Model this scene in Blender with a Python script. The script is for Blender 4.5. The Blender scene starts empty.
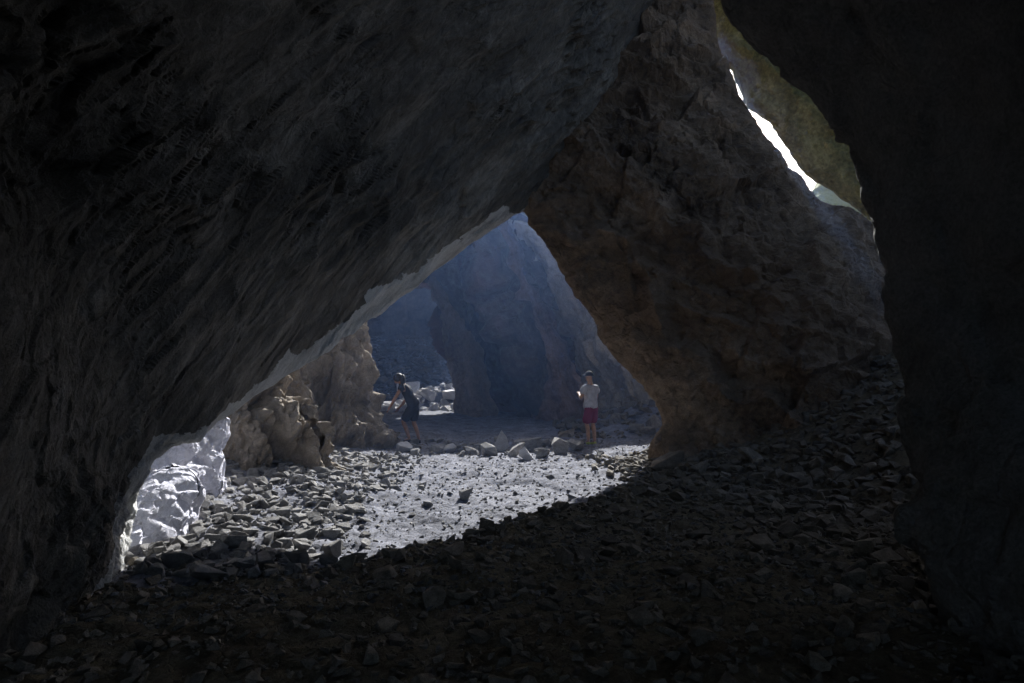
import bpy, bmesh, math, random
import numpy as np
from mathutils import Vector, Matrix
from mathutils.bvhtree import BVHTree

random.seed(7)
rng = np.random.default_rng(11)
scene = bpy.context.scene
COL = scene.collection
R = math.radians

# ------------------------------------------------------------------ camera
F, CX, CY = 683.0, 512.0, 341.5
PITCH = math.atan((379 - CY) / F)
CAM = np.array([0.0, 0.0, 1.6])


def at(px, py, Y):
    """world point seen at pixel (px, py) at forward distance Y"""
    u, v = (px - CX) / F, (CY - py) / F
    f = math.cos(PITCH) - v * math.sin(PITCH)
    z = v * math.cos(PITCH) + math.sin(PITCH)
    return np.array([u / f * Y, Y, CAM[2] + z / f * Y])


cam = bpy.data.cameras.new("camera")
cam.lens = 24.0
cam.sensor_width = 36.0
cam.clip_start = 0.05
cam.clip_end = 500
co = bpy.data.objects.new("camera", cam)
COL.objects.link(co)
co.location = CAM
co.rotation_euler = (R(90) + PITCH, 0, 0)
scene.camera = co

# ------------------------------------------------------------------ noise
_perm = np.random.default_rng(3).permutation(256).astype(np.int64)
_perm = np.concatenate([_perm, _perm, _perm])
_g = np.random.default_rng(4).normal(size=(256, 3))
_g /= np.linalg.norm(_g, axis=1)[:, None]


def _hash(i, j, k):
    return _perm[_perm[_perm[i & 255] + (j & 255)] + (k & 255)]


def pnoise(p):
    i = np.floor(p).astype(np.int64)
    f = p - i
    w = f * f * f * (f * (f * 6 - 15) + 10)
    out = 0
    for a in (0, 1):
        wa = w[:, 0] if a else 1 - w[:, 0]
        for b in (0, 1):
            wb = w[:, 1] if b else 1 - w[:, 1]
            for c in (0, 1):
                wc = w[:, 2] if c else 1 - w[:, 2]
                g = _g[_hash(i[:, 0] + a, i[:, 1] + b, i[:, 2] + c)]
                d = g[:, 0] * (f[:, 0] - a) + g[:, 1] * (f[:, 1] - b) + g[:, 2] * (f[:, 2] - c)
                out = out + wa * wb * wc * d
    return out * 1.6


def fbm(p, octaves=4, gain=0.5):
    a, s, o = 1.0, 1.0, 0
    for k in range(octaves):
        o = o + a * pnoise(p * s + 17.3 * k)
        a *= gain
        s *= 2.03
    return o


def ridged(p, octaves=4, gain=0.5):
    a, s, o = 1.0, 1.0, 0
    for k in range(octaves):
        n = 1 - np.abs(pnoise(p * s + 9.1 * k)) * 2
        o = o + a * n
        a *= gain
        s *= 2.03
    return o


def facet(p, tilt=0.7):
    """angular blocks: every cell of a random tessellation is its own tilted plane"""
    i0 = np.floor(p).astype(np.int64)
    best = np.full(len(p), 1e-60)
    val = np.zeros(len(p))
    for a in (-1, 0, 1):
        for b in (-1, 0, 1):
            for c in (-1, 0, 1):
                i = i0 + np.array([a, b, c])
                h = _hash(i[:, 0], i[:, 1], i[:, 2])
                off = (_g[h] * 0.5 + 0.5)
                d = p - (i + off)
                q = (d * d).sum(1)
                h2 = _perm[h + 7]
                v = (d * _g[h2]).sum(1) * tilt + (_perm[h2 + 3] / 255.0 - 0.5) * 0.6
                wq = np.exp(-np.minimum(q, 3.0) * 60)
                best = best + wq
                val = val + wq * v
    return val / best


def ledge(V, n, freq, warp=0.5, seed=0.0):
    """broken bedding ledges: a saw edge across the direction n"""
    n = np.array(n, float)
    n /= np.linalg.norm(n)
    t = V @ n * freq + warp * fbm(V * 0.7 + seed, 3)
    f = t - np.floor(t)
    f = np.where(f < 0.68, f * f / 0.4624, (1 - f) / 0.32)
    return f * (0.5 + 0.8 * np.clip(fbm(V * 0.5 + seed + 9, 2) + 0.5, 0, 1)) - 0.35


def sstep(x, a, b):
    t = np.clip((x - a) / (b - a), 0, 1)
    return t * t * (3 - 2 * t)


def splus(x, k=4.0):
    return np.log1p(np.exp(np.clip(x * k, -40, 40))) / k


# ------------------------------------------------------------------ object helpers
def tag(o, label=None, cat=None, group=None, kind=None):
    if label:
        o["label"] = label
    if cat:
        o["category"] = cat
    if group:
        o["group"] = group
    if kind:
        o["kind"] = kind
    return o


def mesh_np(name, v, faces, smooth=True):
    me = bpy.data.meshes.new(name)
    v = np.ascontiguousarray(v, dtype=np.float32)
    faces = np.ascontiguousarray(faces, dtype=np.int32)
    n, k = faces.shape
    me.vertices.add(len(v))
    me.vertices.foreach_set("co", v.ravel())
    me.loops.add(n * k)
    me.loops.foreach_set("vertex_index", faces.ravel())
    me.polygons.add(n)
    me.polygons.foreach_set("loop_start", np.arange(0, n * k, k, dtype=np.int32))
    me.update(calc_edges=True)
    me.validate()
    me.polygons.foreach_set("use_smooth", np.full(len(me.polygons), smooth, dtype=bool))
    return me


def link(name, me, mat, loc=(0, 0, 0), parent=None):
    o = bpy.data.objects.new(name, me)
    COL.objects.link(o)
    o.location = loc
    if mat is not None:
        me.materials.clear()
        me.materials.append(mat)
    if parent:
        o.parent = parent
    return o


# ------------------------------------------------------------------ materials
class NT:
    def __init__(s, name):
        s.m = bpy.data.materials.new(name)
        s.m.use_nodes = True
        s.t = s.m.node_tree
        s.t.nodes.clear()
        s.out = s.t.nodes.new("ShaderNodeOutputMaterial")

    def n(s, typ, ins=None, **kw):
        x = s.t.nodes.new(typ)
        for k, v in kw.items():
            setattr(x, k, v)
        for k, v in (ins or {}).items():
            if isinstance(v, tuple) and len(v) == 2 and hasattr(v[0], "outputs"):
                s.t.links.new(v[0].outputs[v[1]], x.inputs[k])
            else:
                x.inputs[k].default_value = v
        return x

    def link(s, a, ao, b, bi):
        s.t.links.new(a.outputs[ao], b.inputs[bi])


def ramp(nt, src, stops):
    r = nt.n("ShaderNodeValToRGB", {"Fac": src})
    e = r.color_ramp.elements
    while len(e) < len(stops):
        e.new(0.5)
    for el, (p, c) in zip(e, stops):
        el.position = p
        el.color = (*c, 1)
    return r


def rock_mat(name, dark, mid, pale, scale=1.0, bump=0.5, rough=0.9, stretch=(1, 1, 1), rot=(0, 0, 0), tint=None, spec=0.25, vary=0.0, axis=None, along=0.3):
    nt = NT(name)
    tc = nt.n("ShaderNodeTexCoord")
    src = (tc, "Object")
    if vary:
        oi = nt.n("ShaderNodeObjectInfo")
        mul = nt.n("ShaderNodeVectorMath", {0: (oi, "Random"), 1: (37.0, 91.0, 53.0)}, operation="MULTIPLY")
        add = nt.n("ShaderNodeVectorMath", {0: src, 1: (mul, "Vector")}, operation="ADD")
        src = (add, "Vector")
    if axis is not None:
        e = Vector(axis).to_track_quat("X", "Z").to_euler()
        mp = nt.n("ShaderNodeMapping", {"Vector": src, "Rotation": tuple(e), "Scale": (1 / (scale * along), 1 / scale, 1 / scale)}, vector_type="TEXTURE")
    else:
        mp = nt.n("ShaderNodeMapping", {"Vector": src, "Rotation": rot, "Scale": tuple(scale * k for k in stretch)})
    big = nt.n("ShaderNodeTexNoise", {"Vector": (mp, "Vector"), "Scale": 0.9, "Detail": 6.0, "Roughness": 0.6, "Distortion": 0.4})
    mf = mp
    if axis is not None:
        mf = nt.n("ShaderNodeMapping", {"Vector": src, "Rotation": tuple(e), "Scale": (1 / (scale * min(1, along * 2.2)), 1 / scale, 1 / scale)}, vector_type="TEXTURE")
    fine = nt.n("ShaderNodeTexNoise", {"Vector": (mf, "Vector"), "Scale": 6.0, "Detail": 8.0, "Roughness": 0.7})
    grit = nt.n("ShaderNodeTexNoise", {"Vector": src, "Scale": 45.0 * scale, "Detail": 4.0, "Roughness": 0.7})
    vor = nt.n("ShaderNodeTexVoronoi", {"Vector": (mf, "Vector"), "Scale": 3.0}, feature="DISTANCE_TO_EDGE")
    mixv = nt.n("ShaderNodeMix", {0: 0.45, 2: (big, "Fac"), 3: (fine, "Fac")}, data_type="FLOAT")
    cr = ramp(nt, (mixv, 0), [(0.33, dark), (0.5, mid), (0.68, pale)])
    colr = (cr, "Color")
    if tint:
        tn = nt.n("ShaderNodeTexNoise", {"Vector": (mp, "Vector"), "Scale": 0.35, "Detail": 5.0, "Roughness": 0.65})
        tr = ramp(nt, (tn, "Fac"), [(0.48, (0, 0, 0)), (0.62, (1, 1, 1))])
        mx = nt.n("ShaderNodeMix", {0: (tr, "Color"), 6: colr, 7: (*tint, 1)}, data_type="RGBA")
        colr = (mx, 2)
    gr = nt.n("ShaderNodeMapRange", {"Value": (grit, "Fac"), "From Min": 0.3, "From Max": 0.7, "To Min": 0.7, "To Max": 1.25})
    mm = nt.n("ShaderNodeMix", {0: 1.0, 6: colr, 7: (gr, "Result")}, data_type="RGBA", blend_type="MULTIPLY")
    colr = (mm, 2)
    if vary:
        vr = nt.n("ShaderNodeMapRange", {"Value": (oi, "Random"), "To Min": 1 - vary, "To Max": 1 + vary})
        m2 = nt.n("ShaderNodeMix", {0: 1.0, 6: colr, 7: (vr, "Result")}, data_type="RGBA", blend_type="MULTIPLY")
        colr = (m2, 2)
    crk = nt.n("ShaderNodeMapRange", {"Value": (vor, "Distance"), "From Max": 0.06, "To Min": 0.0, "To Max": 1.0})
    h1 = nt.n("ShaderNodeMath", {0: (fine, "Fac"), 1: 1.0}, operation="MULTIPLY")
    h2 = nt.n("ShaderNodeMath", {0: (crk, "Result"), 1: 0.16, 2: (h1, "Value")}, operation="MULTIPLY_ADD")
    h3 = nt.n("ShaderNodeMath", {0: (grit, "Fac"), 1: 0.22, 2: (h2, "Value")}, operation="MULTIPLY_ADD")
    bp = nt.n("ShaderNodeBump", {"Height": (h3, "Value"), "Strength": bump, "Distance": 0.12 / scale})
    b = nt.n("ShaderNodeBsdfPrincipled", {"Base Color": colr, "Roughness": rough, "Normal": (bp, "Normal"), "Specular IOR Level": spec})
    nt.link(b, "BSDF", nt.out, "Surface")
    return nt.m


def plain_mat(name, c, rough=0.85, weave=0.0, spec=0.3):
    nt = NT(name)
    tc = nt.n("ShaderNodeTexCoord")
    n1 = nt.n("ShaderNodeTexNoise", {"Vector": (tc, "Object"), "Scale": 14.0, "Detail": 5.0, "Roughness": 0.6})
    mr = nt.n("ShaderNodeMapRange", {"Value": (n1, "Fac"), "From Min": 0.3, "From Max": 0.7, "To Min": 0.75, "To Max": 1.2})
    mm = nt.n("ShaderNodeMix", {0: 1.0, 6: (*c, 1), 7: (mr, "Result")}, data_type="RGBA", blend_type="MULTIPLY")
    b = nt.n("ShaderNodeBsdfPrincipled", {"Base Color": (mm, 2), "Roughness": rough, "Specular IOR Level": spec})
    if weave:
        bp = nt.n("ShaderNodeBump", {"Height": (n1, "Fac"), "Strength": weave, "Distance": 0.03})
        nt.link(bp, "Normal", b, "Normal")
    nt.link(b, "BSDF", nt.out, "Surface")
    return nt.m


SLABROT = (R(0), R(-34), R(60))
M = {
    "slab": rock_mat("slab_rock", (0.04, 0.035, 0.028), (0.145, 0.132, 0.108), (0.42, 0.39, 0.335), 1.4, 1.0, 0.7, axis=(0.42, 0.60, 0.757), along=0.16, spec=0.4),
    "lip": rock_mat("lit_edge_rock", (0.16, 0.16, 0.15), (0.58, 0.58, 0.555), (0.76, 0.76, 0.73), 1.6, 1.0, 0.7, axis=(0.42, 0.60, 0.757), along=0.16, spec=0.4),  # pale base colour stands in for light on the overhang's lower edge
    "pillar": rock_mat("brown_rock", (0.06, 0.044, 0.031), (0.235, 0.172, 0.118), (0.47, 0.355, 0.25), 1.1, 1.0, 0.85, axis=(0.62, -0.2, -0.76), along=0.5, tint=(0.19, 0.128, 0.08)),
    "near": rock_mat("dark_rock", (0.10, 0.095, 0.085), (0.19, 0.18, 0.16), (0.28, 0.265, 0.235), 0.8, 0.8),
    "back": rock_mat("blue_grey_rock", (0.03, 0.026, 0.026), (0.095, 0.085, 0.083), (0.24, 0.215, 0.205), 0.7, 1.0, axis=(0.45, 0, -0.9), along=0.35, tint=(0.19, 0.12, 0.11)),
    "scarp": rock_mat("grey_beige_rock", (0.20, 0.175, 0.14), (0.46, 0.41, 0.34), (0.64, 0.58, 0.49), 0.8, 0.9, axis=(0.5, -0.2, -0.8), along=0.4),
    "craggy": rock_mat("beige_rock", (0.10, 0.083, 0.062), (0.32, 0.27, 0.21), (0.55, 0.47, 0.38), 1.5, 1.0, axis=(0.2, 0, 0.98), along=0.4),
    "white": rock_mat("chalky_rock", (0.42, 0.42, 0.47), (0.68, 0.68, 0.755), (0.78, 0.78, 0.84), 2.6, 0.7),
    "green": rock_mat("mossy_rock", (0.025, 0.027, 0.01), (0.18, 0.185, 0.075), (0.46, 0.47, 0.23), 1.8, 1.0, axis=(0.55, 0.1, -0.8), along=0.5, tint=(0.13, 0.12, 0.05)),
    "hill": rock_mat("pale_green_slope", (0.27, 0.27, 0.09), (0.38, 0.38, 0.14), (0.46, 0.45, 0.2), 0.6, 0.5),
    "ground": rock_mat("grey_gravel_floor", (0.05, 0.051, 0.057), (0.16, 0.164, 0.188), (0.29, 0.295, 0.33), 2.6, 0.6, spec=0.06),
    "soil": rock_mat("brown_soil", (0.06, 0.05, 0.034), (0.15, 0.13, 0.092), (0.25, 0.22, 0.16), 2.6, 1.0, spec=0.05),
    "rib": rock_mat("purple_brown_rock", (0.09, 0.064, 0.06), (0.28, 0.20, 0.185), (0.46, 0.36, 0.33), 0.9, 1.0, axis=(0.42, 0, -0.9), along=0.35),
    "nose": rock_mat("warm_brown_rock", (0.09, 0.068, 0.05), (0.26, 0.20, 0.15), (0.46, 0.37, 0.28), 0.9, 1.0, axis=(0.2, 0, -0.98), along=0.4),
    "alcove": rock_mat("dark_alcove_rock", (0.03, 0.028, 0.026), (0.075, 0.07, 0.065), (0.14, 0.13, 0.12), 0.8, 0.9),  # even dark base tone of the alcove wall
    "darkstone": rock_mat("dark_stone", (0.035, 0.033, 0.03), (0.085, 0.08, 0.075), (0.16, 0.15, 0.14), 3.0, 0.6, vary=0.3),
    "stone": rock_mat("grey_stone", (0.09, 0.087, 0.082), (0.21, 0.204, 0.196), (0.36, 0.35, 0.335), 3.0, 0.6, vary=0.35),
    "talus": rock_mat("brown_grey_stone", (0.085, 0.075, 0.058), (0.21, 0.185, 0.148), (0.37, 0.33, 0.27), 3.0, 0.6, vary=0.35),
    "pale": rock_mat("pale_stone", (0.36, 0.35, 0.36), (0.55, 0.54, 0.55), (0.68, 0.67, 0.67), 3.0, 0.6, vary=0.2),
}


# ------------------------------------------------------------------ lofted rock masses
def _interp(P, t, ts):
    """non-uniform Catmull-Rom through P (n, m, 3) at parameters ts (n,), evaluated at t"""
    d = np.diff(ts)
    s = np.diff(P, axis=0) / d[:, None, None]
    tan = np.empty_like(P)
    tan[0], tan[-1] = s[0], s[-1]
    w = d[1:] / (d[1:] + d[:-1])
    tan[1:-1] = s[:-1] * w[:, None, None] + s[1:] * (1 - w)[:, None, None]
    k = np.clip(np.searchsorted(ts, t, side="right") - 1, 0, len(ts) - 2)
    h = d[k]
    u = (t - ts[k]) / h
    u2, u3 = u * u, u * u * u
    e = lambda a: a[:, None, None]
    return (e(2 * u3 - 3 * u2 + 1) * P[k] + e((u3 - 2 * u2 + u) * h) * tan[k]
            + e(-2 * u3 + 3 * u2) * P[k + 1] + e((u3 - u2) * h) * tan[k + 1])


def _params(P, coarse, res):
    """knots by mean chord and sample parameters by apparent size"""
    seg = np.linalg.norm(np.diff(P, axis=0), axis=2)
    dist = np.linalg.norm(P - CAM, axis=2)
    dm = np.minimum(dist[1:], dist[:-1])
    ts = np.concatenate([[0], np.cumsum(np.maximum(seg.mean(1), 1e-3))])
    out = []
    for k in range(len(seg)):
        tgt = np.maximum(0.022, dm[k] * res)
        n = int(np.ceil((seg[k] / tgt).max()))
        if k in coarse:
            n = max(2, n // 5)
        n = min(n, 170)
        out.append(np.linspace(ts[k], ts[k + 1], n, endpoint=False))
    out.append([ts[-1]])
    return ts, np.concatenate(out)


def loft(ctrl, disp=None, coarse_u=(), coarse_v=(), res=0.0042, flip=False, amp_v=None, amp_u=None):
    P = np.array(ctrl, dtype=float)
    tu, su = _params(P, coarse_u, res)
    tv, sv = _params(P.transpose(1, 0, 2), coarse_v, res)
    G = _interp(P, su, tu)
    G = _interp(G.transpose(1, 0, 2), sv, tv).transpose(1, 0, 2)
    du, dv = np.gradient(G, axis=0), np.gradient(G, axis=1)
    N = np.cross(du, dv)
    N /= np.linalg.norm(N, axis=2)[..., None] + 1e-9
    if flip:
        N = -N
    nu, nv = G.shape[:2]
    V, Nn = G.reshape(-1, 3), N.reshape(-1, 3)
    if disp is not None:
        dd = disp(V)
        dd = dd - dd.mean()
        A = np.ones((nu, nv))
        if amp_v is not None:
            A = A * np.interp(sv, tv, amp_v)[None, :]
        if amp_u is not None:
            A = A * np.interp(su, tu, amp_u)[:, None]
        V = V + Nn * (dd * A.ravel())[:, None]
    loft.last = (tv, sv, nu, nv, tu, su)
    idx = np.arange(nu * nv).reshape(nu, nv)
    q = np.stack([idx[:-1, :-1], idx[1:, :-1], idx[1:, 1:], idx[:-1, 1:]], -1).reshape(-1, 4)
    if flip:
        q = q[:, ::-1]
    return V, q


SOLID = []          # (verts, faces) of everything that can hide or carry a stone


def mass(name, VQ, mat, label=None, cat=None, kind=None, group=None):
    V, Q = VQ
    SOLID.append((V, Q))
    base = np.array([V[:, 0].mean(), V[:, 1].mean(), V[:, 2].min()])
    o = link(name, mesh_np(name, V - base, Q, smooth=False), mat, base)
    return tag(o, label, cat, group, kind)


def rot_to(d):
    """matrix whose first row is the direction d (for stretching noise along d)"""
    d = np.array(d, float)
    d /= np.linalg.norm(d)
    a = np.cross(d, [0, 0, 1.0])
    a /= np.linalg.norm(a)
    return np.stack([d, a, np.cross(d, a)])


# --- the great tilted overhang
LIPD = np.array([2.85, 5.7, 3.54]) / 7.29
GUP = np.array([0.098, -0.56, 0.823])
lipPx = [(60, 660, 4.7), (104, 578, 5.2), (127, 490, 5.6), (158, 445, 6.0), (200, 428, 6.5), (262, 383, 7.4), (332, 331, 8.6),
         (402, 279, 10.0), (460, 237, 11.3), (504, 207, 12.2), (545, 160, 13.0), (592, 98, 13.7), (645, 5, 14.5), (705, -90, 15.2)]
stripPx = [(80, 690, 5.1), (112, 582, 5.6), (132, 494, 6.0), (162, 448, 6.2), (206, 427, 6.75), (270, 387, 7.7), (344, 339, 9.0),
           (409, 290, 10.8), (466, 247, 12.2), (518, 212, 12.9), (560, 170, 14.0), (610, 105, 14.7), (665, 10, 15.5), (725, -85, 16.2)]
rows = []
for gx, gy in ((-5.0, -7.5), (-4.7, -4), (-4.3, -1), (-3.9, 2.2)):
    L = np.array([gx, gy, -0.7])
    up = np.array([0.26, 0, 0.966])
    rows.append([L + (-2.5, 0.3, 5), L + (-1.3, .2, 0.8), L + (-0.4, .1, 0), L + (-.2, .05, 0), L, L + up * 0.3, L + up * 1.3, L + up * 3.6, L + up * 7, L + up * 12.5])
for a, b in zip(lipPx, stripPx):
    L, S = at(*a), at(*b)
    rows.append([S + (-1.0, 2.4, 7.0), S + (-0.2, 0.45, 1.3), S, S * .5 + L * .5, L, L + GUP * 0.3, L + GUP * 1.3, L + GUP * 3.5, L + GUP * 7, L + GUP * 12.5])
STREAK = LIPD + 0.33 * GUP
STREAK /= np.linalg.norm(STREAK)
RS_ = rot_to(STREAK)
# second row of the transition from the wall by the camera to the lip: soften


def d_slab(V):
    q = V @ RS_.T
    s = q * np.array([0.35, 1.3, 1.3])
    far = sstep(np.linalg.norm(V - CAM, axis=1), 2, 8)
    d = 0.10 * fbm(V * 0.35, 3) + 0.10 * facet(s * np.array([0.6, 1, 1]) + 0.15 * fbm(V * 0.8, 2)[:, None], 0.8)
    d += 0.15 * ledge(V, np.cross(STREAK, (0.915, -0.274, -0.295)), 1.1, 0.5) + 0.07 * ledge(V, np.cross(STREAK, (0.915, -0.274, -0.295)), 3.4, 0.8, 40)
    d += 0.11 * facet(s * np.array([1.2, 2.8, 2.8]) + 0.1 * fbm(V * 2, 2)[:, None], 1.0) + 0.05 * ridged(s * np.array([0.6, 2.6, 2.6]), 3) + 0.06 * facet(s * np.array([3.0, 6, 6]), 1.0) + 0.03 * facet(s * np.array([6, 11, 11]), 1.0) + 0.02 * fbm(V * 7, 3)
    patch = 0.35 + 0.9 * sstep(fbm(V * 0.45 + 70, 3), -0.35, 0.45)
    return d * (0.55 + 0.45 * far) * patch


slab = mass("rock_overhang", loft(rows, d_slab, coarse_v=(0, 8), coarse_u=(0, 1), res=0.0036, amp_v=[1, .8, .3, .5, .35, .6, 1, 1, 1, 1]), M["slab"],
     "huge tilted grey rock overhang whose lower edge bounds the bright triangular opening", "rock overhang")

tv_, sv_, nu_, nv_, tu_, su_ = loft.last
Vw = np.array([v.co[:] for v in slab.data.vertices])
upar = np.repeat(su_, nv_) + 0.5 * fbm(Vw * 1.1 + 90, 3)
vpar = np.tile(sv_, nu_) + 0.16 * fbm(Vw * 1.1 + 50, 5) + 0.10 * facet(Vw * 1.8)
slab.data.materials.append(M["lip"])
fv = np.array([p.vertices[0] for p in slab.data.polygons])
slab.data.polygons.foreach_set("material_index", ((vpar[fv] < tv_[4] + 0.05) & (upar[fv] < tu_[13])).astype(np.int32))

# --- the leaning pillar
pl = [(492, 165, 13.2), (503, 186, 13.1), (543, 243, 13.0), (583, 303, 13.0), (624, 365, 12.9), (660, 413, 12.8), (650, 450, 12.7), (636, 500, 12.4)]
pr = [(690, -150, 16.0), (712, -20, 15.0), (727, 68, 14.6), (757, 125, 14.2), (811, 196, 13.7), (872, 221, 13.4), (905, 300, 13.0), (950, 400, 11.8)]
rows = []
for ri, (a, b) in enumerate(zip(pl, pr)):
    A, B = at(*a), at(*b)
    n = 4
    mids = []
    for k in range(1, n):
        t = k / n
        p = A * (1 - t) + B * t
        p = p + np.array([0, -1, 0]) * ((-0.5, -0.2, 0.4, 0.9, 1.1, 1.1, 1.1, 1.1)[ri] * math.sin(math.pi * t))
        mids.append(p)
    back = A + np.array([1.2, 1.6, 0.2])
    back2 = A + np.array([2.6, 4.2, 1.0])
    br = B + np.array([-0.35, 0.9, -1.1])
    br2 = B + np.array([-1.2, 2.6, -4.0])
    rows.append([back2, back, A, *mids, B, br, br2])


def d_pillar(V):
    q = V @ rot_to((0.55, -0.25, 0.8)).T * np.array([0.5, 1.2, 1.2])
    d = 0.12 * fbm(V * 0.4 + 5, 3) + 0.26 * facet(q * 0.8 + 0.1 * fbm(V, 2)[:, None], 1.0)
    d += 0.26 * ledge(V, (0.76, 0.2, 0.62), 0.75, 0.5, 3) + 0.10 * ledge(V, (0.3, 0.3, 0.9), 1.9, 0.7, 20)
    d += 0.10 * facet(V * 1.9, 1.0) + 0.06 * facet(V * 4.2, 1.0) + 0.03 * facet(V * 9, 1.0) + 0.02 * fbm(V * 6, 3)
    return d


mass("rock_pillar", loft(rows, d_pillar, coarse_v=(0, 7), res=0.0036, amp_v=[.7, .5, .28, .9, 1, 1, .22, .3, .6]), M["pillar"],
     "massive brown leaning rock pillar between the bright triangular opening and the slit of white sky", "rock pillar")

# --- near dark mass on the viewer's right, running overhead and behind the camera
rp = [(985, 740, 4.2), (945, 660, 4.3), (925, 590, 4.4), (905, 530, 4.6), (912, 470, 4.8), (917, 405, 5.0), (905, 335, 5.2), (884, 268, 5.3), (873, 220, 5.35), (858, 175, 5.4),
      (830, 122, 5.45), (795, 75, 5.5), (745, 26, 5.6), (702, -40, 5.7), (640, -140, 5.9)]
pts = [at(*p) for p in rp] + [np.array(p) for p in ((0.2, 6.0, 8.6), (-1.8, 6.0, 9.6), (-4.2, 6.0, 10.3))]
rows = []
for i, p in enumerate(pts):
    t = np.clip((p[2] - 1.5) / 6.0, 0, 1)
    out = np.array([math.cos(t * 1.5), 0, math.sin(t * 1.5)])
    rows.append([p + out * 2.6 + (0, 0.9, 0), p + out * 0.7 + (0, 0.45, 0), p, p + out * 0.12 + (0, -0.9, 0), p + out * 0.2 + (0, -3.2, 0),
                 p + out * 0.5 + (0, -7.5, 0), p + out * 0.5 + (0, -13.5, 0)])


def d_near(V):
    d = 0.12 * fbm(V * 0.5 + 11, 3) + 0.12 * facet(V * 0.9 + 3, 0.8) + 0.04 * facet(V * 2.8, 0.8) + 0.025 * fbm(V * 5, 3)
    return d * sstep(np.linalg.norm(V - CAM, axis=1), 0.5, 4.0)


mass("rock_mass", loft(rows, d_near, coarse_v=(0, 3, 4, 5), res=0.005), M["near"],
     "near black rock mass filling the whole right side beside the rubble slope", "rock mass")

# --- walls that close the cave off (behind the camera, left of the middle chamber, right of the talus)
def sheet(plan, zs, disp, lean=0.0, res=0.012):
    rows = []
    for (x, y) in plan:
        rows.append([np.array([x + lean * z, y, z]) for z in zs])
    return loft(rows, disp, res=res)


def d_wall(V):
    return 0.5 * fbm(V * 0.25 + 2, 3) + 0.3 * facet(V * 0.5, 0.8) + 0.12 * facet(V * 1.4, 0.8) + 0.06 * fbm(V * 2.5, 3)


mass("cave_wall", sheet([(-6.0, 10.5), (-6.0, 12), (-6.0, 15.5), (-8.5, 18.5), (-11, 24), (-12, 31), (-12, 48)], (-1, 1.5, 4, 7, 10, 12), d_wall, lean=0.02), M["back"], kind="structure")
mass("cave_wall", sheet([(-5.4, 5.4), (-5.8, 7), (-6.1, 9), (-6.2, 11.0)], (-1, 0.3, 1.2, 1.9), d_wall, lean=-0.1), M["back"], kind="structure")
mass("cave_wall", sheet([(9.5, 16.5), (8.5, 18.5), (7.5, 21), (7.5, 26), (6, 31)], (-1, 1, 2.5, 3.6), d_wall), M["back"], kind="structure")

# --- back chamber
def column_rock(prof, disp, res=0.004, nseg=12, coarse=()):
    """closed rings stacked upward: prof = [(cx, cy, z, rx, ry, phase wobble)]"""
    rows = []
    for (cx, cy, z, rx, ry) in prof:
        ring = []
        for k in range(nseg + 1):
            a = 2 * math.pi * (k % nseg) / nseg
            w = 1 + 0.10 * math.sin(3 * a + cx * 3) + 0.07 * math.sin(5 * a + z)
            ring.append(np.array([cx + rx * w * math.cos(a), cy + ry * w * math.sin(a), z]))
        rows.append(ring)
    return loft(rows, disp, res=res, flip=False)


bw = {  # foot column: pixel, depth, lean
    0: [(446, 408, 36.0), (441, 300, 36.0), (438, 240, 36.0)],
    1: [(459, 412, 31.5), (449, 345, 31.0), (432, 284, 30.6), (430, 200, 30.4)],
    2: [(466, 414, 30.0), (462, 345, 29.6), (445, 284, 29.2), (440, 200, 29.0)],
}
cols = []
zs = [(470, 0), (385, 1), (345, 2), (310, 3), (280, 4), (245, 5), (215, 6), (190, 7)]
for px0, lean, Y in ((476, -0.17, 33.5), (468, -0.18, 31.5), (474, -0.2, 30.0), (486, -0.2, 29.4), (497, -0.21, 31.6), (512, -0.24, 31.8), (532, -0.32, 29.4), (550, -0.40, 27.6), (562, -0.44, 27.8), (572, -0.46, 29.8),
                     (586, -0.46, 29.8), (612, -0.45, 28.4), (650, -0.45, 27.4)):
    k = 0.85 if px0 < 580 else (0.76 if px0 > 640 else 0.95)
    cols.append([at(px0 + lean * k * (415 - py), 415 - k * (415 - py), Y - 0.003 * (415 - py)) for py, _ in zs])


def d_back(V):
    q = V @ rot_to((-0.45, 0.1, 0.9)).T * np.array([0.22, 1, 1])
    return 0.4 * fbm(V * 0.22 + 7, 3) + 0.9 * (ridged(q * 0.33, 2) - 1) + 0.5 * ledge(V, (0.9, 0, 0.42), 0.5, 0.6) + 0.45 * facet(q * 0.9, 0.9) + 0.10 * facet(V * 1.6, 0.8) + 0.05 * fbm(V * 3, 3)


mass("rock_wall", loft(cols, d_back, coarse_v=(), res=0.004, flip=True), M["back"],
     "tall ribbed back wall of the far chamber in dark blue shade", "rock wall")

rs = [[(518, 200, 27.6), (521, 225, 27.2), (545, 262, 26.6), (574, 320, 25.8), (592, 362, 25.2), (606, 398, 24.8), (612, 425, 24.2)],
      [(548, 222, 26.4), (551, 240, 26.0), (575, 265, 25.2), (600, 320, 24.2), (616, 365, 23.4), (628, 400, 22.8), (634, 430, 22.2)],
      [(592, 240, 25.0), (596, 262, 24.4), (612, 285, 23.6), (632, 325, 22.6), (648, 370, 21.8), (660, 405, 21.0), (668, 440, 20.4)],
      [(660, 300, 24.0), (662, 315, 23.2), (672, 330, 22.2), (690, 350, 21.0), (700, 380, 20.0), (715, 410, 19.0), (730, 445, 18.0)]]
cols = [[at(*p) for p in c] for c in rs]
cols.insert(0, [p + np.array([-0.3, 2.5, 0]) for p in cols[0]])


def d_scarp(V):
    q = V @ rot_to((-0.5, 0.2, 0.8)).T * np.array([0.4, 1, 1])
    return 0.35 * fbm(V * 0.4 + 3, 3) + 0.28 * facet(q * 0.8, 0.8) + 0.10 * facet(V * 2.0, 0.8) + 0.05 * fbm(V * 4, 3)


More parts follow.
